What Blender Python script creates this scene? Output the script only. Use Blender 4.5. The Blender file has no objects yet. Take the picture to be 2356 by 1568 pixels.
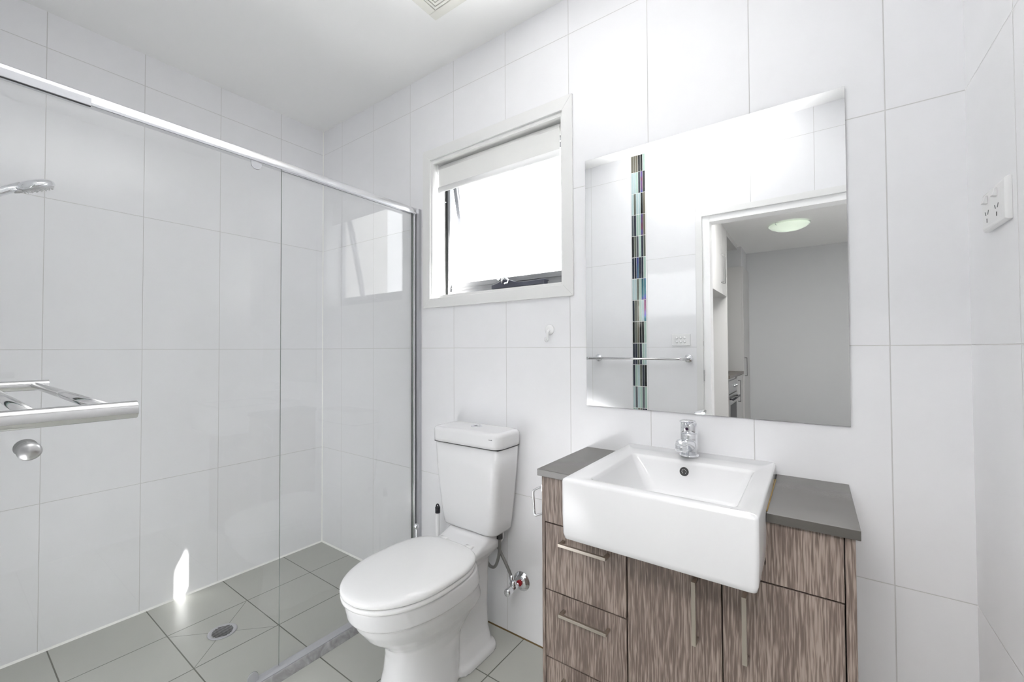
import bpy, bmesh, math, random
from mathutils import Vector, Matrix
random.seed(7)
S = bpy.context.scene
C = S.collection
PI = math.pi

# ------------------------------------------------------------------ camera
cam = bpy.data.cameras.new('camera')
co = bpy.data.objects.new('camera', cam); C.objects.link(co)
yaw, tilt, roll = 0.6229, 0.0182, -0.0044
R_ = Vector((math.cos(yaw), math.sin(yaw), 0))
Fh = Vector((-math.sin(yaw), math.cos(yaw), 0))
UP = Vector((0, 0, 1))*math.cos(tilt) - Fh*math.sin(tilt)
FW = Vector((0, 0, 1))*math.sin(tilt) + Fh*math.cos(tilt)
# roll: image is turned by `roll` about the view axis
xr = R_*math.cos(roll) + UP*math.sin(roll)
yr = -R_*math.sin(roll) + UP*math.cos(roll)
M = Matrix((xr, yr, -FW)).transposed().to_4x4()
M.translation = Vector((2.4552, -1.4173, 1.1719))
co.matrix_world = M
cam.sensor_fit = 'HORIZONTAL'; cam.sensor_width = 36.0
cam.lens = 36.0*963.72/2356.0
cam.clip_start = 0.01; cam.clip_end = 100
S.camera = co

# ------------------------------------------------------------------ view, world, sun
S.view_settings.view_transform = 'Standard'
S.view_settings.look = 'None'
S.view_settings.gamma = 1.0
S.view_settings.use_curve_mapping = False
S.view_settings.exposure = 1.85
try:
    S.cycles.max_bounces = 16; S.cycles.diffuse_bounces = 10; S.cycles.glossy_bounces = 8
    S.cycles.transparent_max_bounces = 16; S.cycles.transmission_bounces = 8
    S.cycles.caustics_reflective = False; S.cycles.caustics_refractive = False
    S.cycles.sample_clamp_indirect = 8.0
except Exception:
    pass
W = bpy.data.worlds.new('world'); S.world = W; W.use_nodes = True
bg = W.node_tree.nodes['Background']
bg.inputs[0].default_value = (0.96, 0.98, 1.0, 1)
bg.inputs[1].default_value = 2.0

FILL_L = 7.8      # brightness of the added fill panel on the kitchen ceiling (built further down)
# the flash the room was lit with, pointed at the ceiling by the doorway and bounced off it; the second spot is an added fill
def bounce_spot(name, loc, d, energy, cone):
    fl = bpy.data.lights.new(name, 'SPOT'); fl.energy = energy; fl.spot_size = math.radians(cone); fl.spot_blend = 1.0; fl.shadow_soft_size = .05
    fo = bpy.data.objects.new(name, fl); C.objects.link(fo); fo.location = loc; fo.rotation_euler = (-Vector(d)).to_track_quat('Z', 'Y').to_euler()
bounce_spot('flash_up', (1.86, -.90, 1.15), (0, 0, 1), 73, 70)
bounce_spot('fill_back', (1.25, -.92, .42), (-.3, -1, -.12), 28, 92)  # added fill, bounced low off the front wall to lift the lower room
SUN_FROM = Vector((1.42, 1.0, 2.05)).normalized()
sl = bpy.data.lights.new('sun', 'SUN'); sl.energy = 25.0; sl.angle = 0.009; sl.color = (1, .98, .95)
so = bpy.data.objects.new('sun', sl); C.objects.link(so)
so.rotation_euler = SUN_FROM.to_track_quat('Z', 'Y').to_euler()

def portal(name, loc, rot, sx, sy):
    l = bpy.data.lights.new(name, 'AREA'); l.shape = 'RECTANGLE'; l.size = sx; l.size_y = sy; l.energy = 1
    l.cycles.is_portal = True
    o = bpy.data.objects.new(name, l); C.objects.link(o); o.location = loc; o.rotation_euler = rot
portal('window_portal', (1.31, .26, 1.75), (-PI/2, 0, 0), .76, .72)
portal('kitchen_portal', (4.46, -2.9, 1.5), (0, PI/2, 0), .8, .8)

# ------------------------------------------------------------------ materials
def new_mat(name):
    m = bpy.data.materials.new(name); m.use_nodes = True
    nt = m.node_tree; b = nt.nodes['Principled BSDF']
    return m, nt, b
def rgb(r, g, b):     # sRGB 0-255 to linear
    f = lambda c: (c/255/12.92) if c/255 <= .04045 else ((c/255+.055)/1.055)**2.4
    return (f(r), f(g), f(b), 1)
def plain(name, col, rough=.5, metal=0, spec=.5, coat=0, bump=0, bscale=200):
    m, nt, b = new_mat(name)
    b.inputs['Base Color'].default_value = col
    b.inputs['Roughness'].default_value = rough
    b.inputs['Metallic'].default_value = metal
    b.inputs['Specular IOR Level'].default_value = spec
    b.inputs['Coat Weight'].default_value = coat
    tc = nt.nodes.new('ShaderNodeTexCoord'); n = nt.nodes.new('ShaderNodeTexNoise'); n.inputs['Scale'].default_value = bscale
    nt.links.new(tc.outputs['Object'], n.inputs['Vector'])
    if bump:
        bp = nt.nodes.new('ShaderNodeBump'); bp.inputs['Strength'].default_value = bump; bp.inputs['Distance'].default_value = .001
        nt.links.new(n.outputs['Fac'], bp.inputs['Height']); nt.links.new(bp.outputs['Normal'], b.inputs['Normal'])
    else:   # a slight unevenness in the sheen
        mr = nt.nodes.new('ShaderNodeMapRange'); mr.inputs['To Min'].default_value = rough*.92; mr.inputs['To Max'].default_value = rough*1.08
        nt.links.new(n.outputs['Fac'], mr.inputs['Value']); nt.links.new(mr.outputs['Result'], b.inputs['Roughness'])
    return m

def mth(nt, op, a, b=None, c=None, clamp=False):
    n = nt.nodes.new('ShaderNodeMath'); n.operation = op; n.use_clamp = clamp
    for i, v in enumerate((a, b, c)):
        if v is None: continue
        if isinstance(v, (int, float)): n.inputs[i].default_value = v
        else: nt.links.new(v, n.inputs[i])
    return n.outputs[0]

def tile_mat(name, ax, uoff, uw, ax2, voff, vw, col, grout, gw=.0023, rough=.08, drain=False, wav=.02):
    m, nt, b = new_mat(name)
    g = nt.nodes.new('ShaderNodeNewGeometry'); s = nt.nodes.new('ShaderNodeSeparateXYZ')
    nt.links.new(g.outputs['Position'], s.inputs[0])
    u = mth(nt, 'PINGPONG', mth(nt, 'ADD', mth(nt, 'SUBTRACT', s.outputs[ax], uoff), uw*40), uw/2)
    v = mth(nt, 'PINGPONG', mth(nt, 'ADD', mth(nt, 'SUBTRACT', s.outputs[ax2], voff), vw*40), vw/2)
    d = mth(nt, 'MINIMUM', u, v)
    if drain:
        a = mth(nt, 'ABSOLUTE', mth(nt, 'SUBTRACT', s.outputs['X'], .443)); c = mth(nt, 'ABSOLUTE', mth(nt, 'SUBTRACT', s.outputs['Y'], -.690))
        diag = mth(nt, 'ABSOLUTE', mth(nt, 'SUBTRACT', a, c))
        outside = mth(nt, 'MULTIPLY', mth(nt, 'GREATER_THAN', mth(nt, 'MAXIMUM', a, c), .148), 1.0)
        d = mth(nt, 'MINIMUM', d, mth(nt, 'ADD', mth(nt, 'ADD', diag, .0006), outside))
    mr = nt.nodes.new('ShaderNodeMapRange'); mr.interpolation_type = 'SMOOTHSTEP'
    nt.links.new(d, mr.inputs['Value']); mr.inputs['From Min'].default_value = gw*.38; mr.inputs['From Max'].default_value = gw*.62
    n = nt.nodes.new('ShaderNodeTexNoise'); n.inputs['Scale'].default_value = 3; nt.links.new(g.outputs['Position'], n.inputs['Vector'])
    n2 = nt.nodes.new('ShaderNodeTexNoise'); n2.inputs['Scale'].default_value = 14; n2.inputs['Detail'].default_value = 4; nt.links.new(g.outputs['Position'], n2.inputs['Vector'])
    # slow mottling of the tile body
    hs = nt.nodes.new('ShaderNodeMix'); hs.data_type = 'RGBA'; hs.inputs['A'].default_value = tuple(c*.965 for c in col[:3])+(1,); hs.inputs['B'].default_value = col
    nt.links.new(n2.outputs['Fac'], hs.inputs['Factor'])
    mx = nt.nodes.new('ShaderNodeMix'); mx.data_type = 'RGBA'; mx.inputs['A'].default_value = grout
    nt.links.new(mr.outputs['Result'], mx.inputs['Factor']); nt.links.new(hs.outputs['Result'], mx.inputs['B'])
    nt.links.new(mx.outputs['Result'], b.inputs['Base Color'])
    b.inputs['Specular IOR Level'].default_value = .36
    rr = mth(nt, 'MULTIPLY_ADD', mr.outputs['Result'], rough-.6, .6); nt.links.new(rr, b.inputs['Roughness'])
    h = mth(nt, 'ADD', mr.outputs['Result'], mth(nt, 'MULTIPLY', n.outputs['Fac'], wav*40))
    bp = nt.nodes.new('ShaderNodeBump'); bp.inputs['Strength'].default_value = .6; bp.inputs['Distance'].default_value = .0012
    nt.links.new(h, bp.inputs['Height']); nt.links.new(bp.outputs['Normal'], b.inputs['Normal'])
    return m

WT = rgb(238, 238, 240); GR = rgb(207, 206, 205)
ZO = .5758
M_A = tile_mat('white_tile_back', 'X', .2021, .3014, 'Z', ZO, .6, WT, GR)
M_B = tile_mat('white_tile_left', 'Y', -.2538, .3014, 'Z', ZO, .6, WT, GR)
M_C = tile_mat('white_tile_right', 'Y', -.289, .3014, 'Z', ZO, .6, WT, GR)
M_D1 = tile_mat('white_tile_front', 'X', 1.125, .3030, 'Z', ZO, .6, WT, GR)
M_D2 = tile_mat('white_tile_by_door', 'X', 1.85, .3130, 'Z', ZO, .6, WT, GR)
M_F = tile_mat('grey_floor_tile', 'X', .2885, .3005, 'Y', -.2325, .3005, rgb(181, 182, 176), rgb(112, 112, 104), gw=.004, rough=.36, drain=True, wav=.0)
M_kf = plain('kitchen_floor', rgb(128, 126, 124), .4)
M_paint = plain('white_ceiling_paint', rgb(241, 241, 240), .8, bump=.05, bscale=300)
M_kpaint = plain('kitchen_wall_paint', rgb(206, 207, 208), .7)
M_gloss = plain('white_gloss_paint', rgb(228, 228, 227), .3)
M_bright = plain('daylit_gloss_paint', rgb(250, 250, 250), .25)  # window light on the door stop, put into a whiter paint colour
M_kh = plain('dark_steel', (.2, .2, .2, 1), .35, 1)
M_ext = plain('sun_blocker_render', rgb(215, 213, 208), .9, bump=.3, bscale=80)
M_cer = plain('white_ceramic', rgb(224, 224, 225), .07)
M_plast = plain('white_plastic', rgb(236, 236, 236), .22)
M_seat = plain('seat_plastic', rgb(234, 234, 234), .12)
M_chrome = plain('chrome', (.83, .84, .86, 1), .07, 1)
M_steel = plain('brushed_steel', (.55, .55, .55, 1), .3, 1)
M_rail = plain('polished_steel', (.62, .62, .62, 1), .13, 1)
M_alu = plain('satin_aluminium', (.76, .76, .78, 1), .26, 1)
M_alug = plain('grey_aluminium', rgb(186, 187, 191), .38, .5)
M_wfr = plain('anodised_window_frame', rgb(140, 141, 144), .45, .2)
M_nick = plain('satin_nickel', (.50, .455, .40, 1), .3, 1)
M_dark = plain('dark_gap', (.01, .01, .01, 1), .6)
M_blk = plain('black_plastic', (.012, .012, .016, 1), .35)
M_wind = plain('charcoal_plastic', rgb(72, 74, 86), .4)
M_stone = plain('grey_stone', rgb(94, 91, 87), .2, bump=.04, bscale=500)
M_kst = plain('brown_stone', rgb(92, 84, 76), .3)
M_kcab = plain('white_laminate', rgb(196, 195, 193), .35)
M_fab = plain('blind_fabric', rgb(228, 228, 226), .9, bump=.15, bscale=900)
M_rub = plain('grey_rubber', (.05, .05, .05, 1), .5)
M_red = plain('red_plastic', rgb(190, 40, 50), .4)
M_sil = plain('white_silicone', rgb(246, 246, 242), .35)
M_seal = plain('aged_sealant', rgb(168, 140, 84), .6)
M_brn = plain('brown_sealant', rgb(104, 84, 50), .7)
M_hose = plain('braided_hose', (.28, .28, .27, 1), .35, .8, bump=.8, bscale=900)
M_track = None

def glass_mat(name, tint, ior=1.5, boost=1.0):
    m = bpy.data.materials.new(name); m.use_nodes = True; nt = m.node_tree; nt.nodes.clear()
    out = nt.nodes.new('ShaderNodeOutputMaterial'); mx = nt.nodes.new('ShaderNodeMixShader')
    t = nt.nodes.new('ShaderNodeBsdfTransparent'); t.inputs[0].default_value = tint
    g = nt.nodes.new('ShaderNodeBsdfGlossy'); g.inputs['Roughness'].default_value = .0
    f = nt.nodes.new('ShaderNodeFresnel'); f.inputs[0].default_value = ior
    bf = nt.nodes.new('ShaderNodeNewGeometry')    # same outer reflectance from both sides of the pane
    nt.links.new(mth(nt, 'MULTIPLY_ADD', bf.outputs['Backfacing'], 1/ior-ior, ior), f.inputs[0])
    nt.links.new(mth(nt, 'MULTIPLY', f.outputs[0], boost, clamp=True), mx.inputs[0])
    nt.links.new(t.outputs[0], mx.inputs[1]); nt.links.new(g.outputs[0], mx.inputs[2]); nt.links.new(mx.outputs[0], out.inputs[0])
    return m
M_glass = glass_mat('clear_glass', (.996, .999, .997, 1))
M_gedge = plain('glass_edge', rgb(120, 132, 126), .2)
M_mir = plain('mirror_silver', (.93, .935, .935, 1), .0, 1)
M_medge = plain('mirror_edge', rgb(120, 124, 124), .2)

def wood():
    m, nt, b = new_mat('grey_oak_laminate')
    tc = nt.nodes.new('ShaderNodeTexCoord'); oi = nt.nodes.new('ShaderNodeObjectInfo')
    va = nt.nodes.new('ShaderNodeVectorMath'); va.operation = 'ADD'
    cb = nt.nodes.new('ShaderNodeCombineXYZ'); nt.links.new(mth(nt, 'MULTIPLY', oi.outputs['Random'], 7.0), cb.inputs[0]); nt.links.new(mth(nt, 'MULTIPLY', oi.outputs['Random'], 3.0), cb.inputs[2])
    nt.links.new(tc.outputs['Object'], va.inputs[0]); nt.links.new(cb.outputs[0], va.inputs[1])
    def mp(sx, sz):
        p = nt.nodes.new('ShaderNodeMapping'); p.inputs['Scale'].default_value = (sx, sx, sz); nt.links.new(va.outputs[0], p.inputs['Vector']); return p.outputs[0]
    n1 = nt.nodes.new('ShaderNodeTexNoise'); n1.inputs['Scale'].default_value = 1; n1.inputs['Detail'].default_value = 2; n1.inputs['Distortion'].default_value = .35
    nt.links.new(mp(290, 15), n1.inputs['Vector'])
    n2 = nt.nodes.new('ShaderNodeTexNoise'); n2.inputs['Scale'].default_value = 1; n2.inputs['Detail'].default_value = 2; n2.inputs['Distortion'].default_value = .8
    nt.links.new(mp(14, 2.6), n2.inputs['Vector'])
    t = mth(nt, 'ADD', n1.outputs['Fac'], mth(nt, 'MULTIPLY', mth(nt, 'SUBTRACT', n2.outputs['Fac'], .5), .42))
    cr = nt.nodes.new('ShaderNodeValToRGB'); e = cr.color_ramp.elements
    e[0].position = .40; e[0].color = rgb(108, 94, 86); e[1].position = .63; e[1].color = rgb(162, 147, 137)
    k = e.new(.50); k.color = rgb(129, 114, 105)
    nt.links.new(t, cr.inputs[0]); nt.links.new(cr.outputs[0], b.inputs['Base Color'])
    b.inputs['Roughness'].default_value = .5
    bp = nt.nodes.new('ShaderNodeBump'); bp.inputs['Strength'].default_value = .25; bp.inputs['Distance'].default_value = .0006
    nt.links.new(t, bp.inputs['Height']); nt.links.new(bp.outputs['Normal'], b.inputs['Normal'])
    return m
M_wood = wood()

def track_mat():
    m, nt, b = new_mat('stained_aluminium')
    tc = nt.nodes.new('ShaderNodeTexCoord'); n = nt.nodes.new('ShaderNodeTexNoise'); n.inputs['Scale'].default_value = 28; n.inputs['Detail'].default_value = 4; n.inputs['Distortion'].default_value = 1.2
    nt.links.new(tc.outputs['Object'], n.inputs['Vector'])
    cr = nt.nodes.new('ShaderNodeValToRGB'); e = cr.color_ramp.elements; e[0].position = .35; e[0].color = rgb(150, 149, 149); e[1].position = .75; e[1].color = rgb(184, 184, 186)
    nt.links.new(n.outputs['Fac'], cr.inputs[0]); nt.links.new(cr.outputs[0], b.inputs['Base Color'])
    b.inputs['Metallic'].default_value = .4; b.inputs['Roughness'].default_value = .45
    return m
M_track = track_mat()

# ------------------------------------------------------------------ mesh helpers
class MB:
    def __init__(s): s.bm = bmesh.new(); s.mats = []
    def mi(s, m):
        if m not in s.mats: s.mats.append(m)
        return s.mats.index(m)
    def faces(s, fs, m, smooth=False):
        i = s.mi(m)
        for f in fs: f.material_index = i; f.smooth = smooth
    def box(s, x0, x1, y0, y1, z0, z1, m):
        v = [s.bm.verts.new((x, y, z)) for z in (z0, z1) for y in (y0, y1) for x in (x0, x1)]
        F = [(0, 2, 3, 1), (4, 5, 7, 6), (0, 1, 5, 4), (2, 6, 7, 3), (0, 4, 6, 2), (1, 3, 7, 5)]
        fs = [s.bm.faces.new([v[i] for i in f]) for f in F]; s.faces(fs, m); return s
    def prism(s, pts, a0, a1, ax, m, smooth=False):   # polygon swept along axis ax ('x','y','z')
        def P(p, a):
            return {'x': (a, p[0], p[1]), 'y': (p[0], a, p[1]), 'z': (p[0], p[1], a)}[ax]
        A = [s.bm.verts.new(P(p, a0)) for p in pts]; B = [s.bm.verts.new(P(p, a1)) for p in pts]
        n = len(pts); fs = [s.bm.faces.new((A[i], A[(i+1) % n], B[(i+1) % n], B[i])) for i in range(n)]
        s.faces(fs, m, smooth)
        s.faces([s.bm.faces.new(A[::-1]), s.bm.faces.new(B)], m); return s
    def loft(s, rings, m, cap0=True, cap1=True, smooth=True):
        V = [[s.bm.verts.new(p) for p in r] for r in rings]; fs = []
        for a, b in zip(V, V[1:]):
            n = len(a)
            for i in range(n): fs.append(s.bm.faces.new((a[i], a[(i+1) % n], b[(i+1) % n], b[i])))
        s.faces(fs, m, smooth); cs = []
        if cap0: cs.append(s.bm.faces.new(V[0][::-1]))
        if cap1: cs.append(s.bm.faces.new(V[-1]))
        s.faces(cs, m, False); return s
    def cyl(s, p0, p1, r0, m, r1=None, n=24, caps=True):
        return s.tube([p0, p1], [r0, r0 if r1 is None else r1], m, n, caps)
    def tube(s, pts, r, m, n=12, caps=True):
        pts = [Vector(p) for p in pts]
        if not isinstance(r, (list, tuple)): r = [r]*len(pts)
        up = None; rings = []
        for i, p in enumerate(pts):
            t = (pts[min(i+1, len(pts)-1)] - pts[max(i-1, 0)]).normalized()
            if up is None: up = Vector((0, 0, 1)) if abs(t.z) < .9 else Vector((1, 0, 0))
            u = (up - t*up.dot(t)).normalized(); w = t.cross(u); up = u
            rings.append([p + (u*math.cos(a) + w*math.sin(a))*r[i] for a in (2*PI*k/n for k in range(n))])
        return s.loft(rings, m, caps, caps)
    def lathe(s, prof, origin, axis, m, n=32):   # prof: (radius, along)
        o = Vector(origin); t = Vector(axis).normalized(); up = Vector((0, 0, 1)) if abs(t.z) < .9 else Vector((1, 0, 0))
        u = (up - t*up.dot(t)).normalized(); w = t.cross(u)
        rings = [[o + t*h + (u*math.cos(a) + w*math.sin(a))*max(r, 1e-5) for a in (2*PI*k/n for k in range(n))] for r, h in prof]
        return s.loft(rings, m)
    def build(s, name, parent=None, bevel=0, seg=3, sub=0, recalc=True):
        if recalc: bmesh.ops.recalc_face_normals(s.bm, faces=s.bm.faces)
        me = bpy.data.meshes.new(name); s.bm.to_mesh(me); s.bm.free()
        for m in s.mats: me.materials.append(m)
        o = bpy.data.objects.new(name, me); C.objects.link(o)
        if parent is not None:
            o.parent = parent
            o.matrix_parent_inverse = world_of(parent).inverted()
        if bevel:
            b = o.modifiers.new('bevel', 'BEVEL'); b.width = bevel; b.segments = seg; b.limit_method = 'ANGLE'; b.angle_limit = .6
            b.harden_normals = False
            for p in me.polygons: p.use_smooth = True
            wn = o.modifiers.new('wn', 'WEIGHTED_NORMAL'); wn.keep_sharp = True
        if sub:
            u = o.modifiers.new('sub', 'SUBSURF'); u.levels = sub; u.render_levels = sub
        return o
def world_of(o):
    m = Matrix.Translation(o.location)
    return m if o.parent is None else world_of(o.parent) @ o.matrix_parent_inverse @ m
def tag(o, label, cat, group=None):
    o['label'] = label; o['category'] = cat
    if group: o['group'] = group
    return o
def thing(name, label, cat, loc=(0, 0, 0), group=None):
    o = bpy.data.objects.new(name, None); C.objects.link(o); o.location = loc; o.empty_display_size = .05
    return tag(o, label, cat, group)
def struct(o): o['kind'] = 'structure'; return o
def box(name, d, m, parent=None, bevel=0, **k): return MB().box(*d, m).build(name, parent, bevel, **k)

def rrect(cx, cy, hx, hy, r, z, n=6):
    p = []
    for sx, sy, a0 in ((1, 1, 0), (-1, 1, PI/2), (-1, -1, PI), (1, -1, 1.5*PI)):
        for k in range(n+1):
            a = a0 + k*PI/2/n; p.append((cx+sx*(hx-r)+r*math.cos(a), cy+sy*(hy-r)+r*math.sin(a), z))
    return p
def egg(cx, yb, yf, hw, z, n=40, pb=2.8, pf=2.15, kc=.42):
    yc = yb - kc*(yb-yf); P = []
    for k in range(n):
        a = 2*PI*k/n; c, s_ = math.cos(a), math.sin(a)
        e = 2/(pb if s_ > 0 else pf)
        x = math.copysign(abs(c)**e, c); y = math.copysign(abs(s_)**e, s_)
        P.append((cx+hw*x, yc + (y*(yb-yc) if y > 0 else y*(yc-yf)), z))
    return P

H = 2.52; XC = 2.755; YD = -1.47
# ------------------------------------------------------------------ room shell
WX0, WX1, WZ0, WZ1 = .957, 1.683, 1.415, 2.088      # window opening
w = MB()
w.box(-.1, WX0, 0, .14, 0, H, M_A).box(WX1, XC+.1, 0, .14, 0, H, M_A).box(WX0, WX1, 0, .14, 0, WZ0, M_A).box(WX0, WX1, 0, .14, WZ1, H, M_A)
struct(w.build('wall_back'))
struct(box('wall_left', (-.1, 0, -1.57, 0, 0, H), M_B))
struct(box('wall_right', (XC, XC+.1, -1.57, 0, 0, H), M_C))
w = MB()
w.box(0, 1.43, YD-.1, YD, 0, H, M_D1).box(1.53, 1.85, YD-.1, YD, 0, H, M_D2).box(1.43, 1.53, YD-.1, YD-.006, 0, H, M_gloss)
w.box(1.85, 2.72, YD-.1, YD, 2.047, H, M_D2).box(2.72, XC, YD-.1, YD, 0, H, M_D2)
struct(w.build('wall_front'))
struct(box('floor', (0, XC, -1.57, 0, -.05, 0), M_F))
struct(box('ceiling', (-.1, XC+.1, -1.57, .14, H, H+.05), M_paint))
# white silicone joints at the shower corner
struct(MB().prism([(0, 0), (.007, 0), (0, .007)], -1.47, 0, 'y', M_sil).build('trim_1'))
struct(MB().prism([(0, 0), (0, .007), (-.007, 0)], 0, .86, 'x', M_sil).build('trim_2'))
struct(MB().prism([(0, 0), (0, .004), (-.004, 0)], .9, 1.79, 'x', M_brn).build('trim_3'))
struct(MB().prism([(0, 0), (.004, 0), (0, -.004)], 0, H, 'z', M_sil).build('trim_5'))

# mosaic strip of glass sticks on the front wall (seen in the mirror)
MC = [plain('mosaic_'+n, c, .08) for n, c in dict(navy=rgb(38, 44, 58), black=rgb(20, 24, 24), moss=rgb(96, 102, 92), mint=rgb(168, 192, 182), sky=rgb(178, 198, 200), slate=rgb(92, 98, 104), taupe=rgb(110, 106, 92)).items()]
def iri():
    m, nt, b = new_mat('mosaic_iridescent')
    g = nt.nodes.new('ShaderNodeNewGeometry'); n = nt.nodes.new('ShaderNodeTexNoise'); n.inputs['Scale'].default_value = 9
    nt.links.new(g.outputs['Position'], n.inputs['Vector'])
    cr = nt.nodes.new('ShaderNodeValToRGB'); e = cr.color_ramp.elements
    e[0].position = .38; e[0].color = rgb(60, 110, 120); e[1].position = .62; e[1].color = rgb(110, 60, 90)
    k = e.new(.5); k.color = rgb(76, 82, 150)
    nt.links.new(n.outputs['Fac'], cr.inputs[0]); nt.links.new(cr.outputs[0], b.inputs['Base Color']); b.inputs['Roughness'].default_value = .06
    b.inputs['Metallic'].default_value = .3
    return m
MI = iri()
mo = MB(); mo.box(1.43, 1.53, YD-.006, YD-.0015, 0, H, M_sil)
zz = .012; pitch = .1495; row = 0
while zz < H-.01:
    z1 = min(zz+pitch-.0035, H-.002)
    for c in range(6):
        x0 = 1.432+c*.0162
        m = MI if random.random() < .09 else random.choices(MC, (3, 2.4, 2.6, 4, 3, 1.6, 1.6))[0]
        mo.box(x0, x0+.0135, YD-.002, YD+.0005, zz, z1, m)
    zz += pitch
struct(mo.build('trim_4'))

# ------------------------------------------------------------------ window
win = bpy.data.objects.new('window_1', None); C.objects.link(win); win.location = (1.32, 0, WZ0); struct(win)
ar = MB(); X0, X1, Z0, Z1 = .907, 1.727, 1.370, 2.139; t = .009
for q in ([(X0, Z0), (X1, Z0), (WX1, WZ0), (WX0, WZ0)], [(X0, Z1), (WX0, WZ1), (WX1, WZ1), (X1, Z1)],
          [(X0, Z0), (WX0, WZ0), (WX0, WZ1), (X0, Z1)], [(X1, Z0), (X1, Z1), (WX1, WZ1), (WX1, WZ0)]):
    ar.prism(q, -t, 0, 'y', M_gloss)
ar.build('architrave', win, bevel=.0012)
rv = MB()
rv.box(WX0, WX0+.010, 0, .095, WZ0, WZ1, M_gloss).box(WX1-.010, WX1, 0, .095, WZ0, WZ1, M_gloss)
rv.box(WX0+.01, WX1-.01, 0, .095, WZ0, WZ0+.012, M_gloss).box(WX0+.01, WX1-.01, 0, .095, WZ1-.012, WZ1, M_gloss)
rv.build('reveal_lining', win, bevel=.0008)
box('batten', (WX0+.01, WX1-.01, .001, .014, WZ1-.017, WZ1-.012), M_gloss, win)
f = MB(); fx0, fx1, fz0, fz1 = WX0+.0, WX1-.0, WZ0, WZ1
f.box(fx0, fx0+.034, .095, .118, fz0, fz1, M_wfr).box(fx1-.03, fx1, .095, .118, fz0, fz1, M_wfr)
f.box(fx0+.034, fx1-.03, .095, .118, fz0, fz0+.040, M_wfr).box(fx0+.034, fx1-.03, .095, .118, fz1-.045, fz1, M_wfr)
f.box(fx0+.012, fx0+.017, .085, .095, fz0+.012, fz1-.012, M_dark)
f.box(fx0+.01, fx1-.01, .082, .095, fz0+.0125, fz0+.020, M_wfr)
f.box(fx0+.034, fx1-.03, .104, .118, fz0+.040, fz0+.079, M_wfr)
f.box(fx0+.034, fx1-.03, .100, .104, fz0+.056, fz0+.059, M_wfr)
f.build('window_frame', win, bevel=.0008)
# awning sash hinged at its head, its foot swung outward
a = math.radians(12); hy, hz = .120, fz1-.047
def rot(y, z): return (hy + y*math.cos(a) - z*math.sin(a), hz + y*math.sin(a) + z*math.cos(a))
sh = hz-fz0-.055
sash = bpy.data.objects.new('sash', None); C.objects.link(sash); sash.parent = win; sash.matrix_parent_inverse = world_of(win).inverted(); sash.location = (1.32, hy, hz)
sf = MB()
def sbox(mb, x0, x1, y0, y1, z0, z1, m):
    q = [rot(*p) for p in ((y0, z0), (y1, z0), (y1, z1), (y0, z1))]; mb.prism(q, x0, x1, 'x', m)
sx0, sx1 = fx0+.020, fx1-.020
sbox(sf, sx0, sx0+.022, 0, .028, -sh, 0, M_wfr); sbox(sf, sx1-.022, sx1, 0, .028, -sh, 0, M_wfr)
sbox(sf, sx0+.022, sx1-.022, 0, .028, -.022, 0, M_wfr); sbox(sf, sx0+.022, sx1-.022, 0, .028, -sh, -sh+.022, M_wfr)
sf.build('sash_frame', sash, bevel=.0008)
sg = MB(); sbox(sg, sx0+.022, sx1-.022, .012, .016, -sh+.022, -.022, M_glass); sg.build('glass_pane', sash)
# chain winder on the sill of the frame
wd = MB()
pr = []
for k in range(25):
    u = k/24; x = 1.275+u*(1.555-1.275); hgt = .018 + .020*math.exp(-((u-.28)/.16)**2) + .008*max(0, u-.6)
    pr.append((x, hgt))
wd.prism([(x, 1.441+h) for x, h in pr] + [(1.555, 1.441), (1.275, 1.441)], .066, .108, 'y', M_wind)
wo = wd.build('chain_winder', win, bevel=.003)
kb = MB(); kb.tube([(1.342, .058, 1.462), (1.350, .05, 1.478), (1.366, .05, 1.484), (1.378, .056, 1.472), (1.372, .06, 1.462), (1.356, .058, 1.458)], .0042, M_chrome, 10)
kb.tube([(1.325, .062, 1.476), (1.318, .058, 1.484)], .006, M_chrome, 10); kb.build('winder_handle', wo)
st = MB(); st.box(fx0+.028, fx0+.095, .0795, .082, fz0+.0125, fz0+.0225, M_plast).box(fx0+.058, fx0+.071, .079, .0795, fz0+.0155, fz0+.0195, M_dark)
st.build('sticker', win)
sc = MB(); sc.cyl((fx0+.0145, .083, 1.905), (fx0+.0145, .087, 1.905), .0035, M_chrome, n=10); sc.build('screw', win)

# ------------------------------------------------------------------ roller blind
bl = thing('roller_blind', 'off-white roller blind pulled a little way down inside the window recess', 'blind', (1.31, .03, 2.07))
bx0, bx1 = WX0+.024, WX1-.030
MB().box(bx0, bx1, .028, .0295, 1.957, 2.052, M_fab).build('fabric', bl)
MB().cyl((bx0, .049, 2.050), (bx1, .049, 2.050), .0215, M_fab, n=32).build('fabric_roll', bl)
prof = [(.0285 + .0055*math.cos(k*PI/8)*1.0, 1.947 + .0145*math.sin(k*PI/8)) for k in range(16)]
MB().prism(prof, bx0-.002, bx1+.002, 'x', M_plast, True).build('bottom_bar', bl)
for x in (WX0+.0105, WX1-.0165):
    b_ = MB(); b_.lathe([(.02, 0), (.021, .002), (.021, .004), (.012, .006)], (x, .047, 2.046), (1, 0, 0), M_plast); b_.box(x, x+.004, .03, .065, 2.045, 2.075, M_plast); b_.build('bracket', bl)
ch = MB()
cxx = WX1-.0145
for z0_, dy in ((2.03, 0), (2.03, .02)):
    for k in range(95):
        z = 2.035 - k*.0046
        if z < 1.600: break
        y = .034+dy - (0 if z > 1.66 else (1.66-z)*(.16 if dy else -.0))
        ch.lathe([(0, -.0014), (.0014, 0), (0, .0014)], (cxx - (.004 if z < 1.9 else 0) - (max(0, 1.9-z)*.02), y, z), (0, 0, 1), M_plast, 6)
ch.build('bead_chain', bl)

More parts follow.
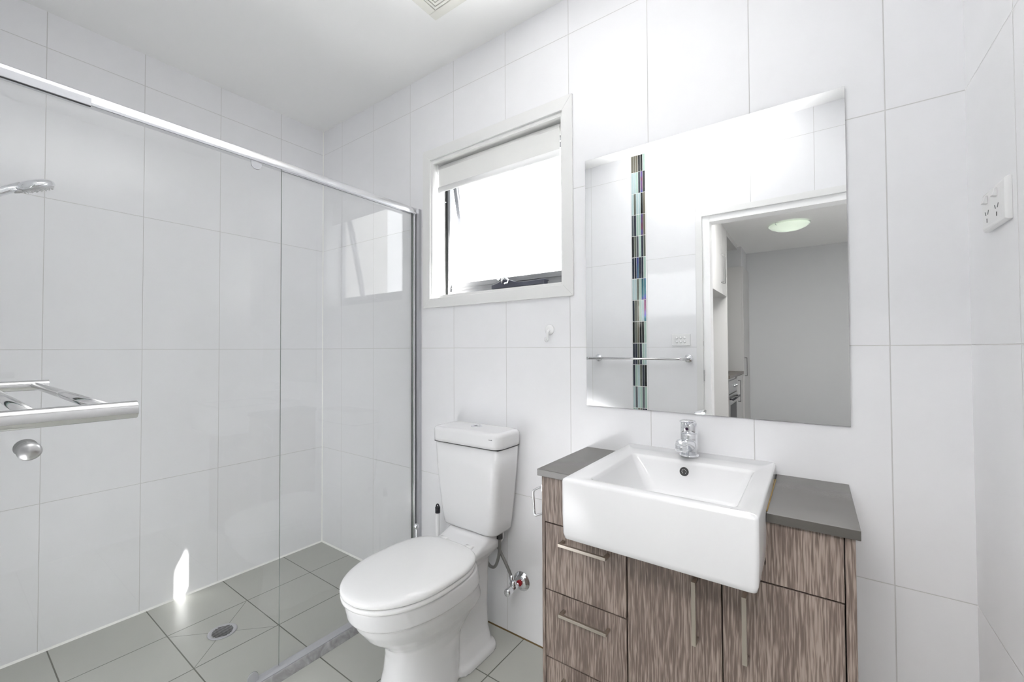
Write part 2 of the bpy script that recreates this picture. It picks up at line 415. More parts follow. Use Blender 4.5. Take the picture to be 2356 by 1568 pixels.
# ------------------------------------------------------------------ shower screen
ss = thing('shower_screen', 'clear glass sliding shower screen with silver top rail across the room', 'shower screen', (.86, -.7, 0))
tr = MB()
tr.prism([(.842, 1.838), (.878, 1.838), (.878, 1.852), (.874, 1.866), (.846, 1.866), (.842, 1.852)], -1.469, -.0, 'y', M_alu)
tr.build('top_rail', ss, bevel=.002)
box('rail_lip', (.880, .883, -1.469, -.031, 1.833, 1.840), M_alug, ss)
ft = MB()
ft.prism([(.848, 0), (.894, 0), (.894, .029), (.880, .031), (.878, .026), (.853, .026), (.848, .020)], -1.469, 0, 'y', M_alug)
ft.prism([(.8945, 0), (.914, 0), (.905, .020), (.900, .027), (.8945, .028)], -1.469, 0, 'y', M_track)
ft.build('floor_track', ss, bevel=.0012)
box('track_seal', (.8455, .848, -1.469, -.002, .0, .012), M_seal, ss)
wc = MB(); wc.box(.846, .868, -.028, -.0005, .03, 1.840, M_alu).box(.868, .888, -.018, -.0005, .03, 1.862, M_alug).box(.8685, .8705, -.0195, -.018, .03, 1.85, M_rub)
wc.box(.8475, .8485, -.0315, -.0285, .03, 1.838, M_rub)
wc.build('wall_channel', ss, bevel=.001)
def pane(name, x0, x1, y0, y1, z0, z1, parent):
    p = MB(); v = p; v.box(x0, x1, y0, y1, z0, z1, M_glass); v.bm.faces.ensure_lookup_table()
    i = v.mi(M_gedge)
    for f_ in v.bm.faces:
        n_ = f_.calc_center_median()
        if abs(n_.y-y0) < 1e-4 or abs(n_.y-y1) < 1e-4 or abs(n_.z-z1) < 1e-4: f_.material_index = i
    return p.build(name, parent)
pane('fixed_panel', .853, .857, -.6575, -.030, .027, 1.838, ss)
dr = pane('sliding_door', .871, .875, -1.42, -.6665, .033, 1.836, ss)
kn = MB(); kn.lathe([(.0, 0), (.019, 0), (.019, .004), (.010, .008), (.009, .018), (.016, .024), (.0215, .032), (.0215, .036), (.017, .042), (.0, .044)], (.875, -1.272, .928), (1, 0, 0), M_steel, 40)
kn.lathe([(.0, 0), (.019, 0), (.019, .004), (.010, .008), (.009, .018), (.0215, .032), (.017, .042), (.0, .044)], (.871, -1.272, .928), (-1, 0, 0), M_steel, 40)
kn.build('door_knob', dr)
for zc, s_ in ((1.838, -1), (.031, 1)):
    pts = [(-.738, zc), (-.772, zc)] + [(-.755+.017*math.cos(k*PI/12+PI), zc+s_*(.016+.017*math.sin(k*PI/12))) for k in range(13)]
    if s_ < 0: pts = [(y, z) for y, z in pts]
    g_ = MB(); g_.prism([(p[0], p[1]) for p in pts], .8755, .8795, 'x', M_alug); g_.prism([(p[0]+.001, p[1]) for p in pts], .8745, .8752, 'x', M_rub)
    g_.build('guide_clip', dr)
hg = MB(); hg.box(.8835, .889, -1.395, -1.17, 1.8285, 1.850, M_alug).box(.8835, .8885, -1.394, -1.171, 1.826, 1.8285, M_rub); hg.build('hanger', dr, bevel=.001)

# ------------------------------------------------------------------ shower fittings
dn = thing('floor_drain', 'round chrome floor drain set in the grey shower tiles', 'drain', (.443, -.690, 0))
d_ = MB(); d_.lathe([(.0, .0002), (.052, .0002), (.052, .0025), (.049, .004), (.043, .004), (.041, .002), (0, .002)], (.443, -.690, 0), (0, 0, 1), M_alug, 48); d_.build('rim', dn)
sl_ = MB(); sa, sb_ = .477, .879
for k in range(-4, 5):
    o_ = k*.0082; hl = math.sqrt(.040**2-o_**2)*.93
    sl_.prism([(.443+sa*u+sb_*(o_+v), -.690+sb_*u-sa*(o_+v)) for u, v in ((-hl, -.0021), (hl, -.0021), (hl, .0021), (-hl, .0021))], .0018, .0026, 'z', M_dark)
sl_.build('grate_slots', dn)

hs = thing('hand_shower', 'chrome hand shower head held on a wall slide inside the shower', 'shower head', (.45, -1.40, 1.6))
Cn = Vector((.45, -1.222, 1.692)); dirr = Vector((0, math.cos(.46), math.sin(.46))); nrm = Vector((0, -math.sin(.46), math.cos(.46))); nrm = (nrm + Vector((.10, 0, 0))).normalized()
hd = MB(); hd.lathe([(0, -.003), (.040, -.003), (.0445, 0), (.045, .009), (.040, .016), (.026, .022), (0, .024)], Cn, nrm, M_chrome, 40); hd.build('shower_rose', hs)
np_ = MB(); np_.lathe([(0, -.009), (.033, -.008), (.039, -.005), (.040, -.002), (0, -.002)], Cn, nrm, M_steel, 40)
sd = nrm.cross(dirr).normalized(); fd = sd.cross(nrm)
for r_, n_ in ((.011, 6), (.022, 12), (.033, 18)):
    for k in range(n_):
        p = Cn + (sd*math.cos(2*PI*k/n_) + fd*math.sin(2*PI*k/n_))*r_
        np_.cyl(p-nrm*.005, p-nrm*.0115, .0018, M_steel, r1=.0012, n=8)
np_.build('nozzle_plate', hs)
hh = MB(); B0 = Cn - dirr*.030 + nrm*.009
hh.tube([B0, B0+Vector((0, -.03, -.020)), B0+Vector((0, -.07, -.052)), B0+Vector((0, -.115, -.097)), B0+Vector((0, -.15, -.140))], [.014, .0125, .0115, .0115, .012], M_chrome, 20); hh.build('handle', hs)
lb = MB(); lb.lathe([(0, 0), (.011, .002), (.011, .01), (.008, .014)], Cn - dirr*.044 - nrm*.010, nrm, M_steel, 16); lb.build('spray_lever', hs)
rl = MB(); rl.cyl((.45, -1.43, 1.05), (.45, -1.43, 1.78), .009, M_chrome); 
for z in (1.07, 1.76): rl.cyl((.45, -1.43, z), (.45, -1.47, z), .011, M_chrome)
rl.build('slide_rail', hs)
br = MB(); br.cyl((.45, -1.445, 1.55), (.45, -1.385, 1.55), .019, M_chrome); br.build('slide_bracket', hs)
ho = MB(); P0 = B0+Vector((0, -.15, -.140)); pts = [P0.lerp(P0, 0)]
for k in range(1, 21):
    u = k/20; pts.append(Vector((.45+.14*math.sin(PI*u)+.0*u, P0.y-.01*u+.03*math.sin(PI*u), P0.z - .75*math.sin(PI*u*.62)*1.0 + .0)))
ho.tube(pts, .0065, M_steel, 10); ho.build('hose', hs)

# ------------------------------------------------------------------ double towel rail
tw = thing('towel_rail', 'chrome double towel rail on the wall, its thick arms pointing into the room', 'towel rail', (1.49, YD, 1.10))
for x in (1.800, 1.175):
    p_ = MB(); p_.cyl((x, YD+.006, 1.102), (x, -1.272, 1.102), .0103, M_rail, n=40); p_.build('post', tw, bevel=.0006)
    q_ = MB(); q_.lathe([(0, 0), (.027, 0), (.027, .004), (.024, .008), (0, .008)], (x, YD, 1.102), (0, 1, 0), M_chrome, 40); q_.build('wall_plate', tw)
for y in (-1.291, -1.352):
    p_ = MB(); p_.cyl((1.175, y, 1.102), (1.800, y, 1.102), .0065, M_rail, n=24); p_.build('bar', tw)

# ------------------------------------------------------------------ toilet
tx = 1.312
to = thing('toilet', 'white close-coupled toilet with lid closed beside the vanity', 'toilet', (tx, -.35, 0))
b_ = MB()
secs = [(.000, -.26, -.545, .120), (.03, -.26, -.540, .115), (.09, -.25, -.525, .105), (.15, -.24, -.520, .101), (.185, -.20, -.525, .106), (.210, -.18, -.550, .120), (.25, -.15, -.597, .145), (.29, -.17, -.626, .158), (.318, -.18, -.638, .163), (.325, -.18, -.652, .1745), (.36, -.19, -.660, .1765), (.384, -.20, -.664, .1765)]
b_.loft([egg(tx, yb, yf, hw, z, 56) for z, yb, yf, hw in secs], M_cer)
# rear column, foot and the deck the cistern sits on
b_.loft([rrect(tx, -.195, hw, hy_, .05, z) for z, hw, hy_ in ((0.0, .124, .118), (.018, .122, .116), (.03, .108, .105), (.08, .092, .105), (.16, .084, .11), (.28, .080, .12), (.36, .08, .13), (.40, .075, .13))], M_cer)
b_.loft([rrect(tx, cy, hw, hy_, .045, z) for z, cy, hw, hy_ in ((.33, -.17, .075, .07), (.355, -.16, .090, .10), (.38, -.15, .108, .12), (.40, -.135, .114, .12), (.415, -.110, .111, .10), (.432, -.090, .108, .075), (.439, -.085, .104, .070))], M_cer)
bo = b_.build('bowl', to)
rm = bo.modifiers.new('remesh', 'REMESH'); rm.mode = 'VOXEL'; rm.voxel_size = .0045; rm.use_smooth_shade = True
sm = bo.modifiers.new('smooth', 'SMOOTH'); sm.factor = .5; sm.iterations = 6
s_ = MB(); s_.loft([egg(tx, -.213+e, -.673-e, .1785+e, z, 72, 3.1, 2.1, .48) for z, e in ((.386, -.006), (.388, -.001), (.392, 0), (.399, 0), (.403, -.003))], M_seat); s_.build('seat', to)
l_ = MB(); l_.loft([egg(tx, -.211+e, -.675-e, .1805+e, z, 72, 3.1, 2.1, .48) for z, e in ((.405, -.008), (.4065, -.002), (.410, 0), (.418, -.001), (.423, -.005), (.4265, -.012), (.430, -.030), (.4325, -.060), (.434, -.1), (.4345, -.14))], M_seat); l_.build('lid', to)
hn = MB()
hn.bm.free()
for sx in (-1, 1): MB().cyl((tx+sx*.085, -.205, .411), (tx+sx*.05, -.205, .411), .011, M_seat).build('hinge', to)
ct = MB()
cs = [(.440, .128, -.073, .062), (.443, .136, -.075, .067), (.452, .141, -.0765, .070), (.50, .148, -.079, .073), (.60, .160, -.081, .0755), (.70, .170, -.0825, .077), (.782, .175, -.083, .078)]
ct.loft([rrect(1.310, cy, hx, hy_, .034, z, 8) for z, hx, cy, hy_ in cs], M_cer); cto = ct.build('cistern', to)
box('lid_shadow_gap', (1.14, 1.48, -.155, -.012, .782, .786), M_dark, cto)
cl = MB(); cl.loft([rrect(1.310, -.084, hx, hy_, .036, z, 8) for z, hx, hy_ in ((.786, .176, .079), (.788, .1795, .0825), (.80, .180, .083), (.832, .181, .083), (.840, .179, .081), (.845, .174, .076), (.8475, .160, .064))], M_cer); clo = cl.build('cistern_lid', cto)
lg = MB()
for k, (w_, h_) in enumerate(((.0018, .003), (.0016, .002), (.0018, .002), (.0012, .002), (.0018, .002), (.0018, .003), (.0016, .003))):
    lg.box(1.445+k*.0024, 1.445+k*.0024+w_, -.1676, -.1669, .8225, .8225+h_, M_medge)
lg.build('maker_mark', clo)
fb = MB(); fb.lathe([(0, 0), (.023, 0), (.023, .003), (.019, .005), (.0185, .003), (0, .0035)], (1.310, -.078, .8475), (0, 0, 1), M_chrome, 32); fb.box(1.292, 1.328, -.0784, -.0776, .8508, .8514, M_dark); fb.build('flush_button', cto)
for sx in (-1, 1):
    sc = MB(); sc.lathe([(0, 0), (.0065, 0), (.0065, .003), (.003, .006), (0, .006)], (tx+sx*.105, -.262, .017), (0, 0, 1), M_chrome, 16); sc.build('floor_bolt', to)

# water supply
sv = thing('stop_valve', 'chrome stop valve with round wall flange and red ring between toilet and vanity', 'valve', (1.480, 0, .229))
v_ = MB(); v_.lathe([(0, 0), (.038, 0), (.038, .003), (.030, .006), (.028, .012), (.020, .016), (0, .016)], (1.482, 0, .229), (0, -1, 0), M_chrome, 36); v_.build('wall_flange', sv)
v_ = MB(); v_.cyl((1.482, -.016, .229), (1.482, -.024, .229), .0115, M_red); v_.build('red_ring', sv)
v_ = MB(); v_.cyl((1.482, -.015, .229), (1.482, -.075, .229), .0095, M_chrome); v_.lathe([(.010, 0), (.014, .004), (.014, .02), (.010, .024)], (1.482, -.055, .229), (-.35, 0, .94), M_chrome, 12); v_.build('valve_body', sv)
v_ = MB(); v_.lathe([(0, 0), (.013, 0), (.0145, .006), (.0145, .026), (.012, .032), (0, .033)], (1.482, -.075, .229), (0, -1, 0), M_chrome, 12); v_.build('tap_handle', sv)
hz_ = MB(); pts = []
ctrl = [(1.474, -.055, .252), (1.460, -.057, .285), (1.432, -.062, .335), (1.405, -.066, .378), (1.375, -.072, .402), (1.355, -.08, .385), (1.360, -.088, .340), (1.382, -.09, .303), (1.410, -.088, .302), (1.425, -.083, .34), (1.430, -.08, .39), (1.430, -.08, .425)]
def cr_(c, n=8):
    o = []
    for i in range(len(c)-1):
        p0, p1, p2, p3 = [Vector(c[max(0, min(len(c)-1, j))]) for j in (i-1, i, i+1, i+2)]
        for k in range(n):
            t_ = k/n; o.append(.5*((2*p1)+(p2-p0)*t_+(2*p0-5*p1+4*p2-p3)*t_*t_+(3*p1-p0-3*p2+p3)*t_**3))
    o.append(Vector(c[-1])); return o
hz_.tube(cr_(ctrl), .0062, M_hose, 12)
hb = thing('supply_hose', 'looped braided flexible water hose under the toilet cistern', 'hose', (1.43, -.08, .44))
hz_.build('braided_hose', hb)
q_ = MB(); q_.cyl((1.430, -.08, .416), (1.430, -.08, .4385), .013, M_rub, n=6); q_.build('hose_nut', hb); q_ = MB(); q_.cyl((1.474, -.055, .250), (1.466, -.056, .272), .009, M_chrome); q_.build('hose_nut', hb)

# toilet brush and pole
tb = thing('toilet_brush', 'chrome toilet brush with ball-ended handle standing behind the toilet by the screen', 'toilet brush', (.985, -.12, 0))
q_ = MB(); q_.lathe([(0, 0), (.045, 0), (.045, .12), (.040, .125), (0, .126)], (.985, -.12, .001), (0, 0, 1), M_steel, 32); q_.build('holder', tb)
q_ = MB(); q_.cyl((.985, -.12, .12), (.985, -.12, .362), .0045, M_chrome, n=14); q_.build('handle', tb)
q_ = MB(); q_.lathe([(.012*math.sin(k*PI/12), -.012*math.cos(k*PI/12)) for k in range(13)], (.985, -.12, .370), (0, 0, 1), M_chrome, 24); q_.build('ball_end', tb)
pl = thing('cleaning_pole', 'white pole with black hanging cap leaning behind the toilet cistern', 'pole', (1.045, -.045, 0))
q_ = MB(); q_.cyl((1.045, -.045, .0), (1.045, -.045, .424), .010, M_plast, n=20); q_.build('shaft', pl)
q_ = MB(); q_.cyl((1.045, -.045, .421), (1.045, -.045, .447), .0115, M_blk, n=20); q_.tube([(1.045+.009*math.cos(k*PI/10), -.045, .446+.014*math.sin(k*PI/10)) for k in range(11)], .003, M_blk, 8); q_.build('cap', pl)

# ------------------------------------------------------------------ vanity
va = thing('vanity_cabinet', 'grey oak vanity cabinet with drawers and two doors under the basin', 'cabinet', (2.15, -.17, 0))
VY = -.335; th = .016; zt = .790
c_ = MB(); c_.box(1.786, 1.796, VY, -.002, 0, zt, M_wood); c_.build('side_panel', va, bevel=.0006)
c_ = MB(); c_.box(2.502, 2.519, VY, -.002, 0, zt, M_wood); c_.build('side_panel', va, bevel=.0006)
c_ = MB(); c_.box(1.797, 2.501, -.017, -.003, .05, zt-.01, M_dark).box(1.797, 2.501, -.31, -.018, .06, .07, M_dark).box(1.797, 2.501, -.316, -.312, .0, .685, M_dark).box(2.0465, 2.0495, -.31, -.018, .07, .65, M_dark); c_.build('carcass', va)
bx0_, bx1_ = 1.9355, 2.3665
c_ = MB(); c_.box(1.7965, bx0_+.0025, VY, VY+th, .6565, zt, M_wood).box(bx1_-.0025, 2.5000, VY, VY+th, .6565, zt, M_wood).box(bx0_+.0025, bx1_-.0025, VY, VY+th, .6565, .693, M_wood); c_.build('top_rail_panel', va)
def handle(x0, x1, z0, z1, parent):
    h = MB()
    if x1-x0 > z1-z0:
        zc = (z0+z1)/2; h.box(x0, x1, VY-.030, VY-.022, z0, z1, M_nick).box(x0, x0+.008, VY-.022, VY-.0005, z0, z1, M_nick).box(x1-.008, x1, VY-.022, VY-.0005, z0, z1, M_nick)
    else:
        h.box(x0, x1, VY-.030, VY-.022, z0, z1, M_nick).box(x0, x1, VY-.022, VY-.0005, z0, z0+.008, M_nick).box(x0, x1, VY-.022, VY-.0005, z1-.008, z1, M_nick)
    return h.build('handle', parent, bevel=.0006)
for z0, z1, hz0 in ((.459, .654, .607), (.262, .457, .408), (.065, .260, .211)):
    d_ = box('drawer', (1.7985, 2.0455, VY, VY+th, z0, z1-.0015), M_wood, va, bevel=.0006)
    handle(1.856, 2.000, hz0, hz0+.0085, d_)
d1 = box('door', (2.0495, 2.2735, VY, VY+th, .065, .6525), M_wood, va, bevel=.0006); handle(2.214, 2.2235, .474, .622, d1)
d2 = box('door', (2.2765, 2.4995, VY, VY+th, .065, .6525), M_wood, va, bevel=.0006); handle(2.3190, 2.3285, .474, .622, d2)

cn = MB(); yf_ = -.346
P = [(1.776, yf_), (bx0_-.001, yf_), (bx0_-.001, -.005), (bx1_+.001, -.005), (bx1_+.001, yf_), (2.527, yf_), (2.527, -.001), (1.776, -.001)]
cn.box(1.776, bx0_-.0005, yf_, -.001, .791, .811, M_stone).box(bx1_+.0005, 2.527, yf_, -.001, .791, .811, M_stone).box(bx0_-.0005, bx1_+.0005, -.006, -.001, .791, .811, M_stone)
tag(cn.build('countertop', bevel=.0012), 'dark grey stone countertop on the vanity, notched around the basin', 'countertop')
sb = MB(); sb.box(bx1_-.0002, bx1_+.0022, -.335, -.06, .8108, .8122, M_seal)

ba = MB()
ox0, ox1, oy0, oy1, zr, zb = 1.936, 2.366, -.486, -.008, .846, .695
ix0, ix1, iy0, iy1 = 1.998, 2.322, -.445, -.135
def ring(x0, x1, y0, y1, z, r): return rrect((x0+x1)/2, (y0+y1)/2, (x1-x0)/2, (y1-y0)/2, r, z, 6)
ba.loft([ring(ox0+.055, ox1-.055, oy0+.05, -.10, .690, .015), ring(ox0+.012, ox1-.012, oy0+.010, -.10, .6935, .012), ring(ox0+.005, ox1-.005, oy0+.002, -.06, .698, .010), ring(ox0+.002, ox1-.002, oy0, -.03, .71, .009), ring(ox0, ox1, oy0, oy1, .76, .009), ring(ox0, ox1, oy0, oy1, .838, .009),
         ring(ox0+.0015, ox1-.0015, oy0+.0015, oy1-.0015, .8435, .009), ring(ox0+.006, ox1-.006, oy0+.006, oy1-.004, .846, .009),
         ring(ix0-.006, ix1+.006, iy0-.006, iy1+.006, .8455, .016), ring(ix0-.001, ix1+.001, iy0-.001, iy1+.001, .843, .016), ring(ix0+.003, ix1-.003, iy0+.002, iy1-.002, .834, .018),
         ring(ix0+.050, ix1-.022, iy0+.030, iy1-.016, .755, .03), ring(ix0+.062, ix1-.032, iy0+.042, iy1-.028, .747, .03), ring(2.12, 2.20, -.33, -.25, .742, .03)], M_cer)
bas = ba.build('basin'); tag(bas, 'white rectangular ceramic basin projecting from the front of the vanity', 'basin')
ov = MB(); ov.lathe([(.0125, .001), (.0105, .0025), (.009, .001), (0, -.0015)], (2.148, -.140, .815), (0, -1, .2), M_rub, 24)
for k in range(8): ov.cyl(Vector((2.148, -.1405, .815))+Vector((.006*math.cos(k*PI/4), 0, .006*math.sin(k*PI/4))), Vector((2.148, -.142, .8155))+Vector((.006*math.cos(k*PI/4), 0, .006*math.sin(k*PI/4))), .0012, M_steel, n=6)
ov.build('overflow', bas)
sb.build('sealant_bead', bas)
ws = MB(); ws.lathe([(0, 0), (.024, 0), (.024, .002), (.018, .004), (0, .004)], (2.16, -.29, .7415), (0, 0, 1), M_chrome, 32); ws.build('waste', bas)

tp = thing('basin_mixer', 'chrome single-lever mixer tap on the back rim of the basin', 'tap', (2.153, -.075, .846))
TX, TY = 2.147, -.075
q_ = MB(); q_.lathe([(0, 0), (.0275, 0), (.028, .003), (.026, .007), (0, .007)], (TX, TY, .846), (0, 0, 1), M_chrome, 36); q_.build('base_ring', tp)
q_ = MB(); q_.lathe([(.0245, 0), (.0245, .050), (.0243, .062), (.0225, .064), (0, .064)], (TX, TY, .852), (0, 0, 1), M_chrome, 36); q_.build('body', tp)
q_ = MB()
def ell(c, n1, rx, rz, t):   # ellipse ring around point c, tangent t in yz
    t = Vector(t).normalized(); u = Vector((1, 0, 0)); w_ = t.cross(u)
    return [Vector(c)+u*rx*math.cos(2*PI*k/n1)+w_*rz*math.sin(2*PI*k/n1) for k in range(n1)]
q_.loft([ell((TX, TY, .880), 28, .022, .026, (0, -1, .15)), ell((TX, TY-.022, .884), 28, .0215, .020, (0, -1, .2)), ell((TX, TY-.045, .892), 28, .020, .013, (0, -1, .2)), ell((TX, TY-.080, .9005), 28, .0185, .010, (0, -1, .05)), ell((TX, TY-.101, .900), 28, .013, .008, (0, -1, -.2)), ell((TX, TY-.107, .8985), 28, .006, .004, (0, -1, -.3))], M_chrome)
q_.build('spout', tp)
q_ = MB(); q_.lathe([(0, 0), (.0165, 0), (.0175, .002), (.0175, .016), (.015, .018)], (TX, TY-.085, .879), (0, -.12, 1), M_chrome, 28); q_.build('aerator', tp)
q_ = MB(); q_.lathe([(.0235, 0), (.0245, .004), (.0245, .020), (.022, .030), (.014, .036), (0, .038)], (TX, TY, .9165), (0, 0, 1), M_chrome, 36)
q_.loft([ell((TX, TY+.020, .938), 20, .017, .006, (0, -1, 1)), ell((TX, TY, .952), 20, .020, .005, (0, -1, .3)), ell((TX, TY-.03, .956), 20, .0165, .0035, (0, -1, .1)), ell((TX, TY-.06, .9585), 20, .012, .0022, (0, -1, .05)), ell((TX, TY-.072, .959), 20, .008, .0015, (0, -1, .05))], M_chrome)
lv = q_.build('lever', tp)
q_ = MB(); q_.cyl((TX, TY-.0235, .931), (TX, TY-.0255, .931), .0045, plain('violet_dot', rgb(48, 20, 52), .3), n=16); q_.build('temperature_dot', lv)

rh = thing('toilet_roll_holder', 'empty chrome toilet roll holder on the left side of the vanity', 'toilet roll holder', (1.786, -.25, .70))
q_ = MB(); q_.tube(cr_([(1.785, -.315, .748), (1.776, -.315, .748), (1.762, -.31, .742), (1.738, -.30, .728), (1.733, -.30, .718), (1.735, -.30, .68), (1.737, -.30, .655), (1.742, -.302, .650), (1.762, -.31, .660), (1.776, -.315, .667), (1.785, -.315, .667)], 6), .0035, M_chrome, 10); q_.build('wire_arm', rh)
q_ = MB(); q_.box(1.778, 1.7855, -.325, -.305, .738, .758, M_chrome); q_.build('mount', rh, bevel=.001); box('mount', (1.7825, 1.7855, -.322, -.308, .658, .676), M_chrome, rh)

# ------------------------------------------------------------------ mirror, hook, switches, vent
mi = MB(); mi.box(1.778, 2.533, -.0055, -.0005, .9635, 1.865, M_mir); mi.bm.faces.ensure_lookup_table(); i = mi.mi(M_medge)
for f_ in mi.bm.faces:
    if abs(f_.calc_center_median().y + .0055) > 1e-4: f_.material_index = i
mo_ = mi.build('wall_mirror'); tag(mo_, 'large frameless rectangular mirror on the tiled wall above the vanity', 'mirror')
hk = thing('wall_hook', 'small white plastic adhesive hook on the tiles below the window', 'hook', (1.619, 0, 1.24))
q_ = MB(); q_.lathe([(0, .007), (.012, .0065), (.019, .004), (.021, 0), (0, 0)], (1.619, -.0005, 1.245), (0, -1, 0), M_plast, 36); q_.build('disc', hk)
q_ = MB(); q_.tube(cr_([(1.619, -.006, 1.243), (1.619, -.016, 1.236), (1.619, -.018, 1.220), (1.619, -.017, 1.206), (1.619, -.024, 1.201), (1.619, -.032, 1.206), (1.619, -.034, 1.213)], 6), [.0062]*6+[.005]*25+[.0035]*6, M_plast, 14); q_.build('hook_arm', hk)

gp = thing('power_point', 'white double power point on the right-hand tiled wall', 'power point', (XC, -.21, 1.445))
q_ = MB(); gy0, gy1, gz0, gz1 = -.268, -.142, 1.406, 1.486
q_.loft([[(XC-d, y, z) for y, z in ((gy0+e, gz0+e), (gy1-e, gz0+e), (gy1-e, gz1-e), (gy0+e, gz1-e))] for d, e in ((.0, 0), (.005, 0), (.009, .0025), (.0115, .009))], M_plast, smooth=False); q_.build('plate', gp, bevel=.001)
for y in (-.232, -.178):
    q_ = MB(); q_.prism([(XC-.0118, 1.474), (XC-.0118, 1.458), (XC-.0190, 1.460), (XC-.0150, 1.474)], y-.006, y+.006, 'y', M_plast); q_.build('switch', gp, bevel=.0006)
    q_ = MB(); q_.box(XC-.0121, XC-.0115, y-.001, y+.001, 1.421, 1.429, M_dark)
    for s2 in (-1, 1):
        c0 = Vector((XC-.0118, y+s2*.008, 1.440)); q_.prism([(c0.y-.001-s2*.003, 1.436), (c0.y+.001-s2*.003, 1.436), (c0.y+.001+s2*.002, 1.444), (c0.y-.001+s2*.002, 1.444)], XC-.0121, XC-.0115, 'x', M_medge)
    q_.build('socket_slots', gp)

lsw = thing('light_switch', 'white six-button light switch plate beside the doorway, seen in the mirror', 'light switch', (1.754, YD, 1.224))
box('plate', (1.697, 1.812, YD, YD+.009, 1.187, 1.262), M_plast, lsw, bevel=.002)
for cx_ in (1.730, 1.754, 1.778):
    for cz in (1.212, 1.238):
        q_ = MB(); q_.lathe([(0, .004), (.007, .003), (.009, 0), (0, 0)], (cx_, YD+.009, cz), (0, 1, 0), M_plast, 20); q_.build('button', lsw)

vn = thing('ceiling_vent', 'square off-white louvred exhaust vent in the bathroom ceiling', 'vent', (1.372, -.376, H))
M_vent = plain('vent_plastic', rgb(222, 221, 214), .5)
vx0, vx1, vy0, vy1 = 1.224, 1.520, -.524, -.228
def sqring(mb, i0, i1, z0, z1, m):
    mb.box(vx0+i0, vx1-i0, vy0+i0, vy0+i1, z0, z1, m).box(vx0+i0, vx1-i0, vy1-i1, vy1-i0, z0, z1, m).box(vx0+i0, vx0+i1, vy0+i1, vy1-i1, z0, z1, m).box(vx1-i1, vx1-i0, vy0+i1, vy1-i1, z0, z1, m)
q_ = MB(); sqring(q_, 0, .036, H-.012, H, M_vent); q_.build('frame', vn, bevel=.003)
q_ = MB()
for k in range(7): sqring(q_, .040+k*.0135, .040+k*.0135+.0095, H-.011, H-.004, M_vent)
q_.build('louvres', vn); 
q_ = MB(); q_.box(vx0+.03, vx1-.03, vy0+.03, vy1-.03, H-.003, H-.0005, M_rub); q_.build('backing', vn)

def fill_panel(label, cx, cy, hx, hy, strength):  # unseen panel added to brighten the lower half of the bathroom
    t_ = thing('ceiling_light', label, 'ceiling light', (cx, cy, H))
    mL, ntL, bL = new_mat('fill_diffuser'); bL.inputs['Base Color'].default_value = (.9, .9, .9, 1); bL.inputs['Emission Color'].default_value = (1, .99, .98, 1); bL.inputs['Emission Strength'].default_value = strength
    MB().box(cx-hx, cx+hx, cy-hy, cy+hy, H-.014, H-.010, mL).build('diffuser', t_)
    e = .02; MB().box(cx-hx-e, cx-hx, cy-hy-e, cy+hy+e, H-.016, H-.0005, M_gloss).box(cx+hx, cx+hx+e, cy-hy-e, cy+hy+e, H-.016, H-.0005, M_gloss).box(cx-hx, cx+hx, cy-hy-e, cy-hy, H-.016, H-.0005, M_gloss).box(cx-hx, cx+hx, cy+hy, cy+hy+e, H-.016, H-.0005, M_gloss).build('frame', t_)
fill_panel('added long flat fill panel on the kitchen ceiling just outside the doorway, out of view', 2.3, -2.55, .6, .25, FILL_L)

# ------------------------------------------------------------------ doorway
do = bpy.data.objects.new('door_1', None); C.objects.link(do); do.location = (2.3, YD, 0); struct(do)
q_ = MB(); q_.box(1.850, 1.888, YD-.1, YD+.006, 0, 2.047, M_gloss).box(1.888, 2.72, YD-.1, YD+.006, 2.010, 2.047, M_gloss).box(2.700, 2.72, YD-.1, YD+.006, 0, 2.010, M_gloss); q_.build('door_frame', do, bevel=.001)
q_ = MB(); q_.box(1.888, 1.931, YD-.1, YD-.012, 0, 2.010, M_bright).box(1.931, 2.70, YD-.1, YD-.012, 1.972, 2.010, M_bright); q_.build('door_stop', do, bevel=.001)
q_ = MB(); q_.box(1.8875, 1.8895, YD-.030, YD-.006, 1.18, 1.215, M_steel).box(1.8875, 1.892, YD-.034, YD-.002, .96, 1.03, M_steel); q_.build('strike_plate', do)

# ------------------------------------------------------------------ kitchen behind the doorway
KY = -5.44
struct(box('floor', (.9, 4.5, KY, -1.57, -.05, 0), M_kf))
struct(box('ceiling', (.9, 4.5, KY, -1.57, H, H+.05), M_paint))
struct(box('wall_kitchen', (.9, 4.5, KY-.1, KY, 0, H), M_kpaint))
struct(box('wall_kitchen_left', (.9, 1.0, KY, -1.57, 0, H), M_kpaint))
w = MB(); w.box(4.4, 4.5, KY, -3.3, 0, H, M_kpaint).box(4.4, 4.5, -2.5, -1.57, 0, H, M_kpaint).box(4.4, 4.5, -3.3, -2.5, 0, 1.1, M_kpaint).box(4.4, 4.5, -3.3, -2.5, 1.9, H, M_kpaint)  # unseen opening added to let sky light into the kitchen
struct(w.build('wall_kitchen_right'))
w = MB(); w.box(2.855, 4.5, -1.67, -1.57, 0, H, M_kpaint); struct(w.build('wall_kitchen_near'))
struct(box('trim_6', (1.0, 1.664, -4.78, -1.70, 2.46, H), M_kcab))
struct(box('trim_7', (1.0, 1.694, KY, -4.90, 2.25, H), M_kpaint))
def khandle(x, y, z0, z1, parent):
    h = MB(); h.box(x+.025, x+.031, y-.004, y+.004, z0, z1, M_kh).box(x, x+.025, y-.003, y+.003, z0, z0+.007, M_kh).box(x, x+.025, y-.003, y+.003, z1-.007, z1, M_kh); h.build('handle', parent)
oc = thing('overhead_cupboard', 'white overhead kitchen cupboard with two long handles, seen in the mirror', 'cupboard', (1.4, -3.2, 1.73))
box('body', (1.02, 1.680, -3.67, -2.72, 1.73, 2.455), M_kcab, oc)
